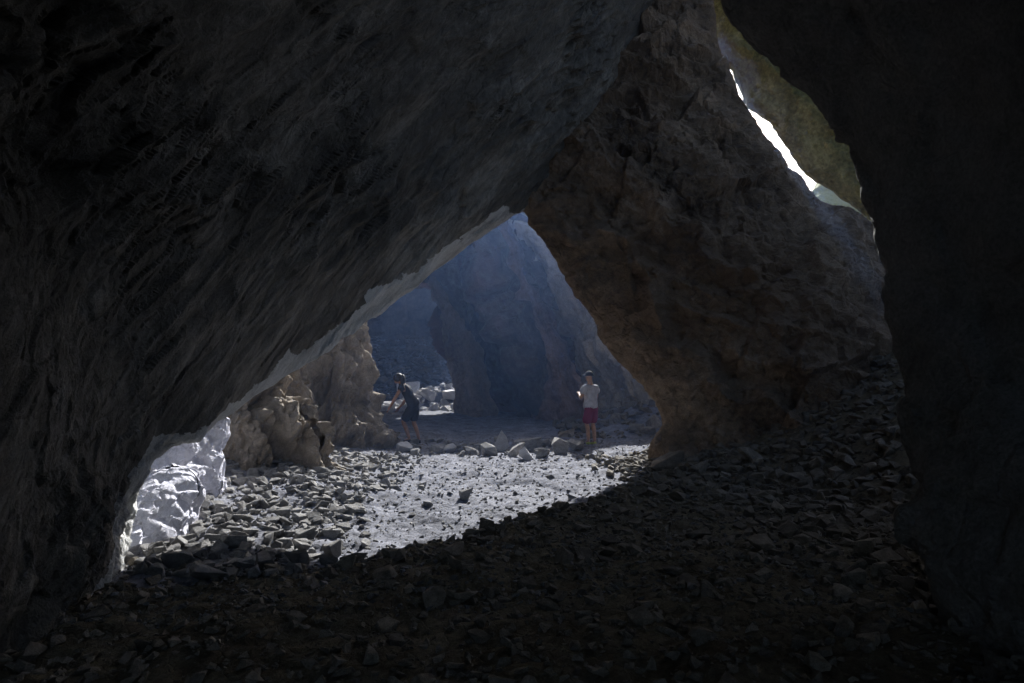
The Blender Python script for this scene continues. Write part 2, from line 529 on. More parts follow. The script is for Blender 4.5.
mass("rock_scarp", loft(cols, d_scarp, res=0.004, flip=True), M["scarp"],
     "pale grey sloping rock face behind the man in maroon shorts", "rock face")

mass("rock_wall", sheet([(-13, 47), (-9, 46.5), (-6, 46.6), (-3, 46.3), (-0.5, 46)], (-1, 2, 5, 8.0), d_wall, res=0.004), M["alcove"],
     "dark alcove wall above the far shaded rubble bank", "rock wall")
# roof over the alcove, thick
rows = []
for x in (-15, -11, -7, -4.5, -2.2):
    e = 0.35 * math.sin(x * 1.7)
    rows.append([np.array([x, y, z]) for y, z in ((24 + e, 10.5), (23.6 + e, 9.2), (24.4 + e, 8.2), (28, 8.0), (34, 7.8), (41.5 + e, 7.0), (42.3 + e, 7.4), (41.9 + e, 9.0), (34, 10.8), (26, 11))])
mass("cave_roof", loft(rows, d_wall, res=0.012, flip=True), M["back"], kind="structure")


for X0, X1, Y0, Y1 in ((-13, -5.0, 11.5, 30),):  # unseen side roof added to keep skylight out of the back chamber
    rows = []
    inner = X1 if X1 < 0 else X0
    outer = X0 if X1 < 0 else X1
    sg = 1 if X1 < 0 else -1
    for y in np.linspace(Y0, Y1, 7):
        e = 0.5 * math.sin(y * 1.3) + 0.3 * math.sin(y * 3.1)
        rows.append([np.array([x, y, z]) for x, z in ((outer, 8.6), ((inner + outer) / 2, 8.8), (inner + e - sg * 0.6, 9.0), (inner + e, 9.6), (inner + e - sg * 0.5, 10.6), ((inner + outer) / 2, 11.2), (outer, 11.0))])
    mass("cave_roof", loft(rows, d_wall, res=0.012, flip=(sg > 0)), M["back"], kind="structure")


rows = []  # hidden right-hand roof, put in to dim the far chamber's skylight
for y in np.linspace(18.5, 22.5, 6):
    e = 0.4 * math.sin(y * 1.7)
    rows.append([np.array([x, y, z]) for x, z in ((6.9, 6.0), (5.2, 6.1), (4.5 + e, 6.3), (4.2 + e, 6.8), (4.6 + e, 7.3), (5.4, 7.5), (6.9, 7.2))])
mass("cave_roof", loft(rows, lambda V: 0.25 * fbm(V * .7, 3), res=0.012), M["back"], kind="structure")
def lean_rib(b, t, rb, rt, n=6):
    B, T = at(*b), at(*t)
    prof = []
    for k in range(n + 1):
        f = k / n
        c = B * (1 - f) + T * f
        r = rb * (1 - f) + rt * f
        prof.append((c[0] + 0.12 * math.sin(5 * f), c[1], c[2], r, r * 1.1))
    return column_rock(prof, d_rib, res=0.004, nseg=10)


def d_rib(V):
    q = V @ rot_to((-0.42, 0.05, 0.9)).T * np.array([0.3, 1, 1])
    return 0.22 * fbm(V * 0.6 + 3, 3) + 0.30 * ledge(V, (0.85, -0.3, 0.4), 0.8, 0.5, 8) + 0.22 * facet(q * 1.1, 0.9) + 0.08 * facet(V * 2.4, 0.9) + 0.04 * fbm(V * 4, 3)


mass("rock_rib", lean_rib((568, 440, 28.2), (492, 205, 29.0), 1.15, 0.95), M["rib"],
     "leaning purple brown rib standing out from the blue back wall", "rock rib")
mass("rock_rib", lean_rib((477, 440, 29.6), (446, 262, 29.9), 0.78, 0.6), M["nose"],
     "rounded brown rock nose at the edge of the dark alcove", "rock rib")
# unseen spikes added above the back wall to split sunlight into shafts
for cx_, cy_, hh, rr in ((-3.9, 30.2, 10.6, 0.6), (-1.9, 30.6, 10.9, 0.45), (0.1, 30.4, 11.0, 0.5)):
    ring = [[np.array([cx_ + s_ * math.cos(a), cy_ + s_ * math.sin(a), z_]) for a in np.linspace(0, 2 * math.pi, 9)] for z_, s_ in ((6.0, rr * 1.6), (8.5, rr * 1.3), (hh - 0.6, rr * 0.7), (hh, 0.05))]
    mass("cave_wall", loft(ring, d_wall, res=0.02), M["back"], kind="structure")


# --- craggy rocks along the left of the middle chamber
def d_fold(V):
    w = V + 0.10 * np.stack([fbm(V * 0.9, 2), fbm(V * 0.9 + 31, 2), fbm(V * 0.9 + 77, 2)], 1)
    q = w @ rot_to((0.35, 0.0, 0.93)).T * np.array([0.16, 1, 1])
    return (0.26 * (ridged(q * 1.2, 1) - 0.6) + 0.30 * (ridged(q * 2.3 + 3, 1) - .6) + 0.13 * (ridged(q * 4.6 + 3, 2) - .6)
            + 0.05 * facet(V * 2.5, 1.0) + 0.035 * facet(V * 6, 1.0))


def ctr(px, py, Y):
    return at(px, py, Y)


b0 = ctr(333, 455, 14.6)
mass("rock_column", column_rock([(b0[0] - 0.05, 15.0, -0.5, 1.25, 1.3), (b0[0] - 0.0, 15.0, 0.15, 1.02, 1.1), (b0[0] - 0.0, 15.0, 0.8, 0.78, 0.9), (b0[0] + 0.02, 15.0, 1.5, 0.62, 0.8),
                                 (b0[0] + 0.0, 15.1, 2.3, 0.60, 0.85), (b0[0] - 0.1, 15.3, 3.0, 0.55, 0.8), (b0[0] - 0.2, 15.4, 3.7, 0.4, 0.5), (b0[0] - 0.2, 15.4, 3.9, 0.06, 0.06)], d_fold, res=0.0028), M["craggy"],
     "folded beige rock column with deep vertical flutes rising from the lit gravel", "rock column")
mass("rock_column", column_rock([(-4.7, 13.2, -0.5, 1.0, 1.0), (-4.65, 13.2, 0.8, 0.85, 0.9), (-4.6, 13.2, 1.8, 0.7, 0.8), (-4.7, 13.3, 2.5, 0.4, 0.5), (-4.7, 13.3, 2.7, 0.06, 0.06)], d_fold, res=0.0032), M["craggy"],
     "dark fluted rock buttress between the folded column and the brown craggy rock", "rock column")
mass("craggy_rock", column_rock([(-4.15, 10.5, -0.5, 1.35, 1.25), (-4.1, 10.5, 0.2, 1.15, 1.1), (-4.1, 10.5, 0.8, 0.85, 0.85), (-4.15, 10.5, 1.4, 0.6, 0.65), (-4.2, 10.6, 1.85, 0.35, 0.4), (-4.2, 10.6, 2.0, 0.06, 0.06)], d_fold, res=0.0028), M["craggy"],
     "jagged brown rock standing between the white boulder and the folded column", "rock")


def d_white(V):
    return 0.10 * fbm(V * 1.1 + 40, 3) + 0.04 * facet(V * 1.5 + 2, 0.8) + 0.04 * facet(V * 4, 1.0) + 0.02 * facet(V * 9, 1.0) + 0.012 * fbm(V * 7, 4)


mass("chalky_boulder", column_rock([(-3.52, 6.6, -0.4, 0.40, 0.85), (-3.5, 6.65, 0.0, 0.36, 0.78), (-3.5, 6.8, 0.28, 0.32, 0.62), (-3.5, 6.95, 0.46, 0.27, 0.46), (-3.5, 7.05, 0.58, 0.2, 0.3), (-3.5, 7.1, 0.64, 0.05, 0.06)], d_white, res=0.0028), M["white"],
     "lower of two pale lavender boulders under the overhang's low end", "boulder")
mass("chalky_boulder", column_rock([(-3.98, 8.0, -0.3, 0.52, 1.0), (-3.96, 8.05, 0.35, 0.47, 0.85), (-3.92, 8.25, 0.75, 0.42, 0.65), (-3.9, 8.4, 1.0, 0.36, 0.5), (-3.9, 8.5, 1.2, 0.24, 0.3), (-3.9, 8.55, 1.28, 0.05, 0.06)], d_white, res=0.0028), M["white"],
     "upper of two pale lavender boulders, tucked beneath the overhang's edge", "boulder")

# --- outer arch seen through the slit
up_ = [(690, -60, 17.5), (716, 18, 17.2), (728, 55, 17.0), (748, 78, 16.9), (755, 105, 16.85), (774, 117, 16.8), (792, 143, 16.6), (818, 178, 16.4), (850, 196, 16.2), (905, 235, 16.0)]
rows = []
for a in up_:
    A = at(*a)
    rows.append([A + (0.6, 4.0, 3.0), A + (0.2, 1.3, 0.7), A, A + (0.75, -0.5, 0.9), A + (1.7, -0.7, 2.2), A + (3.4, -0.6, 4.5), A + (6.0, -0.2, 8.5)])


def d_green(V):
    q = V @ rot_to((-0.6, 0.1, -0.75)).T * np.array([1.0, 1, 0.4])
    return 0.10 * fbm(V * 0.5 + 21, 3) + 0.12 * facet(q * 1.1, 0.9) + 0.15 * ledge(V, (0.8, 0, 0.6), 1.2, .6) + 0.11 * facet(V * 2.6, 0.9) + 0.04 * fbm(V * 5, 3)


mass("rock_arch", loft(rows, d_green, coarse_v=(0, 5), res=0.004, amp_v=[1, .6, .35, .8, 1, 1, 1]), M["green"],
     "mossy olive rock arch above the slit of white sky", "rock arch")
hp = [[(790, 262, 23), (800, 225, 24), (812, 190, 25.5), (820, 170, 27)], [(840, 262, 22), (845, 220, 23.5), (850, 175, 25), (855, 130, 26.5)], [(920, 270, 21), (920, 215, 22.5), (925, 160, 24), (930, 110, 26)]]
mass("hillside", loft([[at(*p) for p in r] for r in hp], lambda V: 0.3 * fbm(V * 0.6, 4), res=0.004, flip=True), M["hill"], kind="structure")


# ------------------------------------------------------------------ ground
CREST_X = [-4.0, -2.2, -1.5, -0.97, -0.3, 0.29, 1.06, 2.2, 3.0, 5.0]
CREST_Y = [5.2, 5.3, 5.55, 5.85, 6.25, 6.95, 8.1, 9.9, 11.3, 13.5]
CREST_H = [0.0, 0.03, 0.08, 0.15, 0.23, 0.25, 0.27, 0.25, 0.15, 0.0]


def crest_f(x, y):
    return y - np.interp(x, CREST_X, CREST_Y)


def bank_h(x, y):
    return np.interp(x, CREST_X, CREST_H) * (1 - sstep(crest_f(x, y), -0.15, 0.75)) * (0.55 + 0.45 * sstep(crest_f(x, y), -2.0, -0.1))


def gh(x, y):
    x, y = np.asarray(x, float), np.asarray(y, float)
    P = np.stack([x.ravel(), y.ravel(), np.zeros(x.size)], 1)
    n = (0.10 * fbm(P * 0.45, 3) + 0.035 * fbm(P * 1.9 + 5, 3) + 0.02 * fbm(P * 7, 2)).reshape(x.shape)
    n = n + bank_h(x, y)
    x0 = np.interp(y, [2, 5, 8, 12, 16], [4.8, 4.2, 3.7, 3.3, 3.6])
    t = np.minimum(0.62 * splus(x - x0, 2.5), 4.0)
    t = t * sstep(y, 1, 5) * (1 - sstep(y, 15.5, 18))
    left = 0.30 * splus(-x - 3.0, 3) * sstep(y, 5.5, 8) * (1 - sstep(y, 16, 20)) + 0.12 * sstep(-x, 1.0, 3.4) * sstep(y, 6, 8)
    bank = 0.75 * np.exp(-(((x - 4.4) / 1.8) ** 2 + ((y - 21.5) / 2.0) ** 2))
    heap = 1.1 * np.exp(-(((x + 3.6) / 1.7) ** 2 + ((y - 34.2) / 1.3) ** 2))
    far = np.minimum(0.62 * splus(y - 36.3, 2), 4.0) * sstep(-x, 0.5, 3) * (1 - sstep(y, 50, 58))
    return n + t + left + bank + heap + far


xs = np.unique(np.concatenate([np.linspace(-60, -14, 24), np.linspace(-14, -6, 60), np.linspace(-6, 6, 330), np.linspace(6, 11, 60), np.linspace(11, 60, 24)]))
ys = np.unique(np.concatenate([np.linspace(-60, -10, 20), np.linspace(-10, 2, 60), np.linspace(2, 9, 250), np.linspace(9, 18, 160), np.linspace(18, 48, 190), np.linspace(48, 60, 10)]))
X, Y = np.meshgrid(xs, ys, indexing="ij")
Z = gh(X, Y)
V = np.stack([X.ravel(), Y.ravel(), Z.ravel()], 1)
V[:, 2] += (0.018 * facet(V * np.array([9, 9, 9.0]), 0.9) + 0.012 * facet(V * 19.0, 0.9)) * (np.abs(V[:, 0]) < 12)
idx = np.arange(X.size).reshape(X.shape)
Q = np.stack([idx[:-1, :-1], idx[1:, :-1], idx[1:, 1:], idx[:-1, 1:]], -1).reshape(-1, 4)
SOLID.append((V, Q))
gnd = tag(link("ground", mesh_np("ground", V, Q), M["ground"]), kind="structure")
gnd.data.materials.append(M["soil"])
V0 = V[Q[:, 0]]
soil = (crest_f(V0[:, 0], V0[:, 1]) + 0.5 * fbm(V0 * 1.6, 4) < 0.12) & (V0[:, 1] < 14) & (V0[:, 1] > -1.5)
gnd.data.polygons.foreach_set("material_index", soil.astype(np.int32))

# ------------------------------------------------------------------ stones
bvhs = []
for V_, Q_ in SOLID:
    bvhs.append(BVHTree.FromPolygons([tuple(v) for v in V_.tolist()], [tuple(q) for q in Q_.tolist()], epsilon=0.0))
GROUND = bvhs[-1]
CAMV = Vector(CAM)


def seen(p):
    p = Vector(p)
    d = p - CAMV
    L = d.length
    d.normalize()
    for b in bvhs:
        h = b.ray_cast(CAMV, d, L - 0.12)
        if h[0] is not None:
            return False
    return True


def pixel(p):
    d = np.array(p) - CAM
    f = d[1] * math.cos(PITCH) + d[2] * math.sin(PITCH)
    u = -d[1] * math.sin(PITCH) + d[2] * math.cos(PITCH)
    return CX + F * d[0] / f, CY - F * u / f


def stone_proto(seed, npts=15, bevel=0.03):
    r = random.Random(seed)
    bm = bmesh.new()
    for _ in range(npts):
        v = Vector((r.uniform(-1, 1), r.uniform(-1, 1), r.uniform(-1, 1)))
        m = max(abs(v.x), abs(v.y), abs(v.z))
        v = v * ((0.35 + 0.65 * r.random()) / m * 0.5 + 0.0) + v * 0.28
        bm.verts.new(v)
    bmesh.ops.convex_hull(bm, input=bm.verts)
    for v in [v for v in bm.verts if not v.link_faces]:
        bm.verts.remove(v)
    bmesh.ops.dissolve_limit(bm, angle_limit=R(16), verts=bm.verts, edges=bm.edges)
    if bevel:
        bmesh.ops.bevel(bm, geom=list(bm.edges), offset=bevel, segments=1, affect="EDGES", profile=0.6)
    bmesh.ops.triangulate(bm, faces=bm.faces)
    vs = np.array([v.co[:] for v in bm.verts])
    lo, hi = vs.min(0), vs.max(0)
    vs = (vs - (lo + hi) / 2) / (hi - lo).max()
    fs = np.array([[v.index for v in f.verts] for f in bm.faces])
    bm.verts.index_update()
    fs = np.array([[v.index for v in f.verts] for f in bm.faces])
    bm.free()
    return vs, fs


PROTO = [stone_proto(100 + k, 12 + k % 6, 0.035) for k in range(16)]
TINY = [stone_proto(300 + k, 9, 0.0) for k in range(10)]
STONE_ME = {}


def stone_mesh(k, key):
    if (k, key) not in STONE_ME:
        vs, fs = PROTO[k]
        if True:
            # roughen: one subdivision with noise so faces are not dead flat
            bm = bmesh.new()
            bv = [bm.verts.new(v) for v in vs]
            for f in fs:
                try:
                    bm.faces.new([bv[i] for i in f])
                except ValueError:
                    pass
            bmesh.ops.subdivide_edges(bm, edges=list(bm.edges), cuts=1, use_grid_fill=True)
            bmesh.ops.recalc_face_normals(bm, faces=bm.faces)
            w = np.array([v.co[:] for v in bm.verts])
            dd = 0.05 * fbm(w * 3.0 + k * 5, 3)
            for v, d in zip(bm.verts, dd):
                v.co *= 1 + float(d)
            me = bpy.data.meshes.new("rubble_stone")
            bm.to_mesh(me)
            bm.free()
        me.materials.append(M[key])
        STONE_ME[(k, key)] = me
    return STONE_ME[(k, key)]


def ground_z(x, y):
    h = GROUND.ray_cast(Vector((x, y, 30)), Vector((0, 0, -1)))
    return (h[0].z, h[1]) if h[0] is not None else (0.0, Vector((0, 0, 1)))


def put_stone(name, x, y, size, key, label, group, flat=0.6, sink=0.2, k=None, yaw=None, asp=None):
    k = random.randrange(len(PROTO)) if k is None else k
    z, n = ground_z(x, y)
    o = bpy.data.objects.new(name, stone_mesh(k, key))
    COL.objects.link(o)
    a = asp or (random.uniform(0.8, 1.15), random.uniform(0.65, 1.0), random.uniform(flat * 0.75, flat * 1.3))
    o.scale = (size * a[0], size * a[1], size * a[2])
    q = Vector((0, 0, 1)).rotation_difference((n * 0.6 + Vector((0, 0, 0.4))).normalized())
    e = Matrix.Rotation(random.uniform(-0.3, 0.3), 3, "X") @ Matrix.Rotation(random.uniform(0, 6.28) if yaw is None else yaw, 3, "Z")
    o.rotation_euler = (q.to_matrix() @ e).to_euler()
    o.location = (x, y, z + size * a[2] * (0.5 - sink) * 0.8)
    return tag(o, label, "stone", group)


TAKEN = []


def free(x, y, r):
    for (a, b, c) in TAKEN:
        if (a - x) ** 2 + (b - y) ** 2 < (0.7 * (r + c)) ** 2:
            return False
    return True


def on_ground(px, py):
    """where the sight line through a pixel meets the ground"""
    d = Vector(at(px, py, 1.0) - CAM).normalized()
    h = GROUND.ray_cast(CAMV + d * 0.5, d)
    return h[0]


# hand placed blocks: (pixel of the base, size in pixels across, material, label)
HERO = [
    (448, 452, 17, "pale", "small upright pale block left of the row of blocks, nearest the walking figure"),
    (474, 455, 17, "stone", "flat grey slab stone at the left end of the block row on the gravel"),
    (489, 456, 18, "stone", "tilted grey block in the row of blocks, beside the flat slab at its left end"),
    (503, 449, 24, "pale", "tall pale wedge shaped block in the middle of the block row"),
    (515, 455, 19, "stone", "dark leaning block just right of the tall pale wedge in the block row"),
    (528, 450, 25, "stone", "wide dark block in the block row with the low pale slab in front"),
    (526, 459, 17, "pale", "low pale slab lying in front of the wide dark block on the gravel"),
    (545, 448, 22, "stone", "grey flat topped block in the right half of the block row"),
    (560, 452, 19, "stone", "squarish grey block at the right end of the block row near the man's feet"),
    (575, 449, 17, "stone", "last grey block beside the shoes of the man in maroon shorts"),
    (543, 457, 14, "stone", "small dark stone in front of the grey flat topped block"),
    (466, 499, 14, "stone", "lone flat dark stone lying on the bright gravel below the block row"),
    (600, 458, 10, "stone", "little dark stone on the gravel just behind the heels of the man in maroon shorts"),
    (208, 580, 34, "stone", "largest flat dark slab at the front edge of the lit rubble"),
    (262, 568, 28, "stone", "blocky dark stone at the shadow edge right of the largest flat slab"),
    (298, 566, 26, "stone", "dark blue tinged stone at the shadow edge below the lit left rubble"),
    (176, 566, 26, "stone", "dark angular stone at the foot of the lower lavender boulder"),
    (232, 548, 30, "stone", "leaning slab stone behind the largest flat dark slab"),
    (334, 556, 28, "stone", "dark block at the shadow edge where the rubble thins into gravel"),
    (404, 452, 16, "pale", "pale stone by the feet of the walking figure at the folded column's base"),
    (428, 402, 22, "pale", "large tilted pale block on the far sunlit heap"),
    (408, 398, 26, "pale", "yellowish pale boulder on the far sunlit heap behind the walking figure"),
    (448, 398, 20, "pale", "pale block at the upper right tip of the far sunlit heap"),
    (668, 470, 30, "talus", "brown block resting against the foot of the leaning pillar"),
    (752, 462, 28, "talus", "pale brown slab stone midway up the shaded rubble slope"),
    (700, 474, 24, "talus", "squarish brown stone just right of the block at the pillar's foot"),
]
for px, py, w, key, lab in HERO:
    p = on_ground(px, py)
    if p is None:
        continue
    size = w / F * (p.y) * 1.05
    TAKEN.append((p.x, p.y, size * 0.5))
    put_stone("rock_block", p.x, p.y, size, key, lab, None, flat=0.72, sink=0.12)

# scattered rubble: candidates by region, largest become objects, the rest one object of stuff
REG = {
    "row": ("loose grey stone scattered among the row of blocks behind the bright gravel", "stones around the block row", "stone"),
    "left": ("grey angular stone in the lit rubble at the foot of the left rocks", "stones of the lit left rubble", "stone"),
    "gravel": ("small stone lying alone on the bright gravel floor", "stones on the bright gravel", "stone"),
    "shadow": ("dim stone on the dark shaded floor in front of the bright gravel", "stones on the dark floor in front", "talus"),
    "talus": ("angular brown stone on the shaded rubble slope beneath the leaning pillar", "stones of the shaded rubble slope", "talus"),
    "far": ("white sunlit stone in the bright far patch behind the walking figure", "stones of the far sunlit patch", "pale"),
    "alcove": ("dark stone on the shaded bank beneath the alcove wall", "stones of the far shaded bank", "darkstone"),
    "bank": ("beige stone on the low bank behind the man in maroon shorts", "stones of the bank below the pale rock face", "talus"),
}


def scatter(key, n, box, smin, smax, power=2.4, keep=lambda x, y: True):
    out = []
    for _ in range(n):
        x, y = random.uniform(box[0], box[1]), random.uniform(box[2], box[3])
        if not keep(x, y):
            continue
        s = smin + (smax - smin) * random.random() ** power
        out.append((key, x, y, s))
    return out


def path_ok(x, y):
    lo = np.interp(y, [4, 5.8, 7, 9, 12, 15], [-1.2, -1.75, -1.75, -1.8, -1.7, -1.8])
    hi = np.interp(y, [4, 7, 9, 12, 15], [1.0, 1.2, 1.6, 2.3, 2.4])
    return not (lo < x < hi) or random.random() < 0.12


def edge_x(y):
    return np.interp(y, [5, 8, 12, 15], [3.0, 2.6, 1.8, 2.4])


cand = []
cand += scatter("left", 5200, (-5.2, -0.6, 5.4, 13.5), 0.04, 0.21, 2.4, lambda x, y: path_ok(x, y) and (random.random() < sstep(-x - 0.1 * y, -0.1, 1.6) or x < -3))
cand += scatter("row", 420, (-3.2, 2.0, 13.2, 17.8), 0.06, 0.40, 2.6, lambda x, y: abs(y - 15.8 - 0.2 * x) < random.random() * 2.2)
cand += scatter("shadow", 2600, (-1.6, 3.6, 4.0, 12.0), 0.04, 0.22, 2.4, lambda x, y: -1.6 * random.random() ** 1.5 * (1 + max(0, x)) < crest_f(x, y) < 0.12)
cand += scatter("gravel", 120, (-2.2, 2.8, 7.5, 15), 0.04, 0.15, 3)
cand += scatter("shadow", 1700, (-4.5, 4.6, 2.8, 9.5), 0.03, 0.17, 3.2, lambda x, y: x < 3.4 and (path_ok(x, y) or crest_f(x, y) < 0.05) and crest_f(x, y) < 0.6)
cand += scatter("talus", 7000, (1.4, 8.2, 4.5, 14.5), 0.04, 0.25, 2.4, lambda x, y: x > edge_x(y) + random.uniform(-1.0, 0.8))
cand += scatter("far", 420, (-8, -1.6, 31.0, 35.6), 0.15, 0.75, 2.0)
cand += scatter("alcove", 2200, (-11, -1, 35.9, 44.5), 0.15, 0.9, 2.2)
cand += scatter("bank", 420, (1.4, 6.6, 18.0, 24.5), 0.10, 0.55, 2.4)
vis = []
for key, x, y, s in cand:
    z, n = ground_z(x, y)
    if not free(x, y, s * 0.5):
        continue
    px, py = pixel((x, y, z + s * 0.3))
    if not (-10 < px < 1034 and 150 < py < 690):
        continue
    if not seen((x, y, z + s * 0.35 + 0.02)):
        continue
    TAKEN_OK = True
    vis.append((s / y * F, key, x, y, s))
vis.sort(reverse=True)
LIM = {"left": 92, "row": 32, "gravel": 8, "shadow": 40, "talus": 78, "far": 14, "alcove": 3, "bank": 8}
cnt = {k: 0 for k in LIM}
rest = []
for pxs, key, x, y, s in vis:
    lab, grp, mat = REG[key]
    if cnt[key] < LIM[key] and free(x, y, s * 0.45):
        cnt[key] += 1
        TAKEN.append((x, y, s * 0.45))
        put_stone("rubble_stone", x, y, s, mat, lab, grp, flat=0.66, sink=0.3)
    else:
        rest.append((key, x, y, min(s, 0.22 if y < 20 else 0.5)))


def stuff_mesh(name, items, mat, protos, flat=0.6):
    Vs, Fs, o = [], [], 0
    for x, y, s in items:
        z, n = ground_z(x, y)
        vs, fs = protos[random.randrange(len(protos))]
        sc = np.array([random.uniform(0.8, 1.2), random.uniform(0.6, 1.0), random.uniform(0.7, 1.3) * flat]) * s
        a, b = random.uniform(0, 6.28), random.uniform(-0.5, 0.5)
        ca, sa, cb, sb = math.cos(a), math.sin(a), math.cos(b), math.sin(b)
        Rm = np.array([[ca, -sa, 0], [sa, ca, 0], [0, 0, 1]]) @ np.array([[1, 0, 0], [0, cb, -sb], [0, sb, cb]])
        Vs.append((vs * sc) @ Rm.T + np.array([x, y, z + 0.22 * s * flat]))
        Fs.append(fs + o)
        o += len(vs)
    me = mesh_np(name, np.concatenate(Vs), np.concatenate(Fs), smooth=False)
    return tag(link(name, me, mat), kind="stuff")


by = {}
for key, x, y, s in rest:
    by.setdefault(REG[key][2], []).append((x, y, s))
for mat, items in by.items():
    stuff_mesh("rubble", items, M[mat], PROTO)
g = []
while len(g) < 14000:
    x, y = random.uniform(-4.5, 3.8), 4.5 + 14 * random.random() ** 1.3
    g.append((x, y, 0.015 + 0.055 * random.random() ** 3))
stuff_mesh("gravel", g, M["stone"], TINY)
g = []
while len(g) < 7000:
    x, y = random.uniform(-4.2, 4.0), 2.6 + 9 * random.random() ** 1.2
    if crest_f(x, y) < 0.1:
        g.append((x, y, 0.02 + 0.08 * random.random() ** 3))
stuff_mesh("gravel", g, M["talus"], TINY)


# ------------------------------------------------------------------ people
SKIN = plain_mat("skin", (0.42, 0.25, 0.17), 0.6)
SKIN2 = plain_mat("tanned_skin", (0.30, 0.17, 0.11), 0.6)
HAIR = plain_mat("dark_hair", (0.018, 0.014, 0.012), 0.6, 0.4)
GREY = plain_mat("grey_cotton", (0.42, 0.43, 0.47), 0.9, 0.6)
MAROON = plain_mat("maroon_cotton", (0.17, 0.02, 0.06), 0.85, 0.6)
BLACK = plain_mat("black_cloth", (0.018, 0.018, 0.021), 0.85, 0.5)
WHITE = plain_mat("white_cloth", (0.7, 0.7, 0.7), 0.9, 0.5)
YEL = plain_mat("yellow_green_shoe", (0.42, 0.46, 0.08), 0.6)
SOCK = plain_mat("dark_shoe", (0.03, 0.03, 0.035), 0.7)


def skin_mesh(name, joints, edges, root=0, sub=2, tris=None):
    """joints: list of (co, rx[, ry]); grown with the Skin modifier and baked to one mesh"""
    me = bpy.data.meshes.new(name + "_rig")
    me.from_pydata([j[0] for j in joints], edges, [])
    me.update()
    o = bpy.data.objects.new(name + "_rig", me)
    COL.objects.link(o)
    m = o.modifiers.new("Skin", "SKIN")
    m.use_smooth_shade = True
    m.branch_smoothing = 0.6
    s = o.modifiers.new("Sub", "SUBSURF")
    s.levels = s.render_levels = sub
    for i, j in enumerate(joints):
        d = me.skin_vertices[0].data[i]
        d.radius = (j[1], j[2] if len(j) > 2 else j[1])
        d.use_root = (i == root)
    dg = bpy.context.evaluated_depsgraph_get()
    dg.update()
    out = bpy.data.meshes.new_from_object(o.evaluated_get(dg))
    out.name = name
    bpy.data.objects.remove(o)
    bpy.data.meshes.remove(me)
    return out


def hand_chain(J, E, wrist, d, side, curl):
    """palm and five bent fingers grown from the wrist joint; d = hand direction, side = thumb side"""
    d = Vector(d).normalized()
    s = Vector(side).normalized()
    c = Vector(curl).normalized()
    w = Vector(J[wrist][0])
    pi = len(J)
    J.append((tuple(w + d * 0.05), 0.036, 0.020))
    E.append((wrist, pi))
    for k, ln in enumerate((0.075, 0.085, 0.08, 0.062)):
        r = w + d * 0.085 + s * (0.032 - 0.021 * k)
        a = len(J)
        J.append((tuple(r), 0.0095))
        J.append((tuple(r + d * ln * 0.5 + c * ln * 0.15), 0.009))
        J.append((tuple(r + d * ln * 0.8 + c * ln * 0.5), 0.008))
        E += [(pi, a), (a, a + 1), (a + 1, a + 2)]
    a = len(J)
    J.append((tuple(w + d * 0.04 + s * 0.045), 0.011))
    J.append((tuple(w + d * 0.085 + s * 0.06 + c * 0.02), 0.009))
    E += [(pi, a), (a, a + 1)]


def head_features(me, centre, fwd, up, r):
    pass


def build_person(name, label, loc, yaw, pose, mats):
    root = bpy.data.objects.new(name, None)
    COL.objects.link(root)
    root.location = loc
    root.rotation_euler = (0, 0, yaw)
    tag(root, label, "person")
    J, E = pose["J"], pose["E"]
    body = skin_mesh("body", J, E, 0)
    link("body", body, mats["skin"], parent=root)
    def cloth(nm, j, e):
        me = skin_mesh(nm, j, e, 0)
        if nm in ("shirt", "shorts"):
            P_ = np.array([v.co[:] for v in me.vertices])
            N_ = np.array([v.normal[:] for v in me.vertices])
            P_ = P_ + N_ * (0.016 * ridged(P_ * np.array([7, 7, 4.0]), 2) - 0.008)[:, None]
            me.vertices.foreach_set("co", P_.astype(np.float32).ravel())
            me.update()
        return me

    for nm, j, e, m in pose["clothes"]:
        link(nm, ellip_mesh(nm, j) if e is None else cloth(nm, j, e), mats[m], parent=root)
    return root


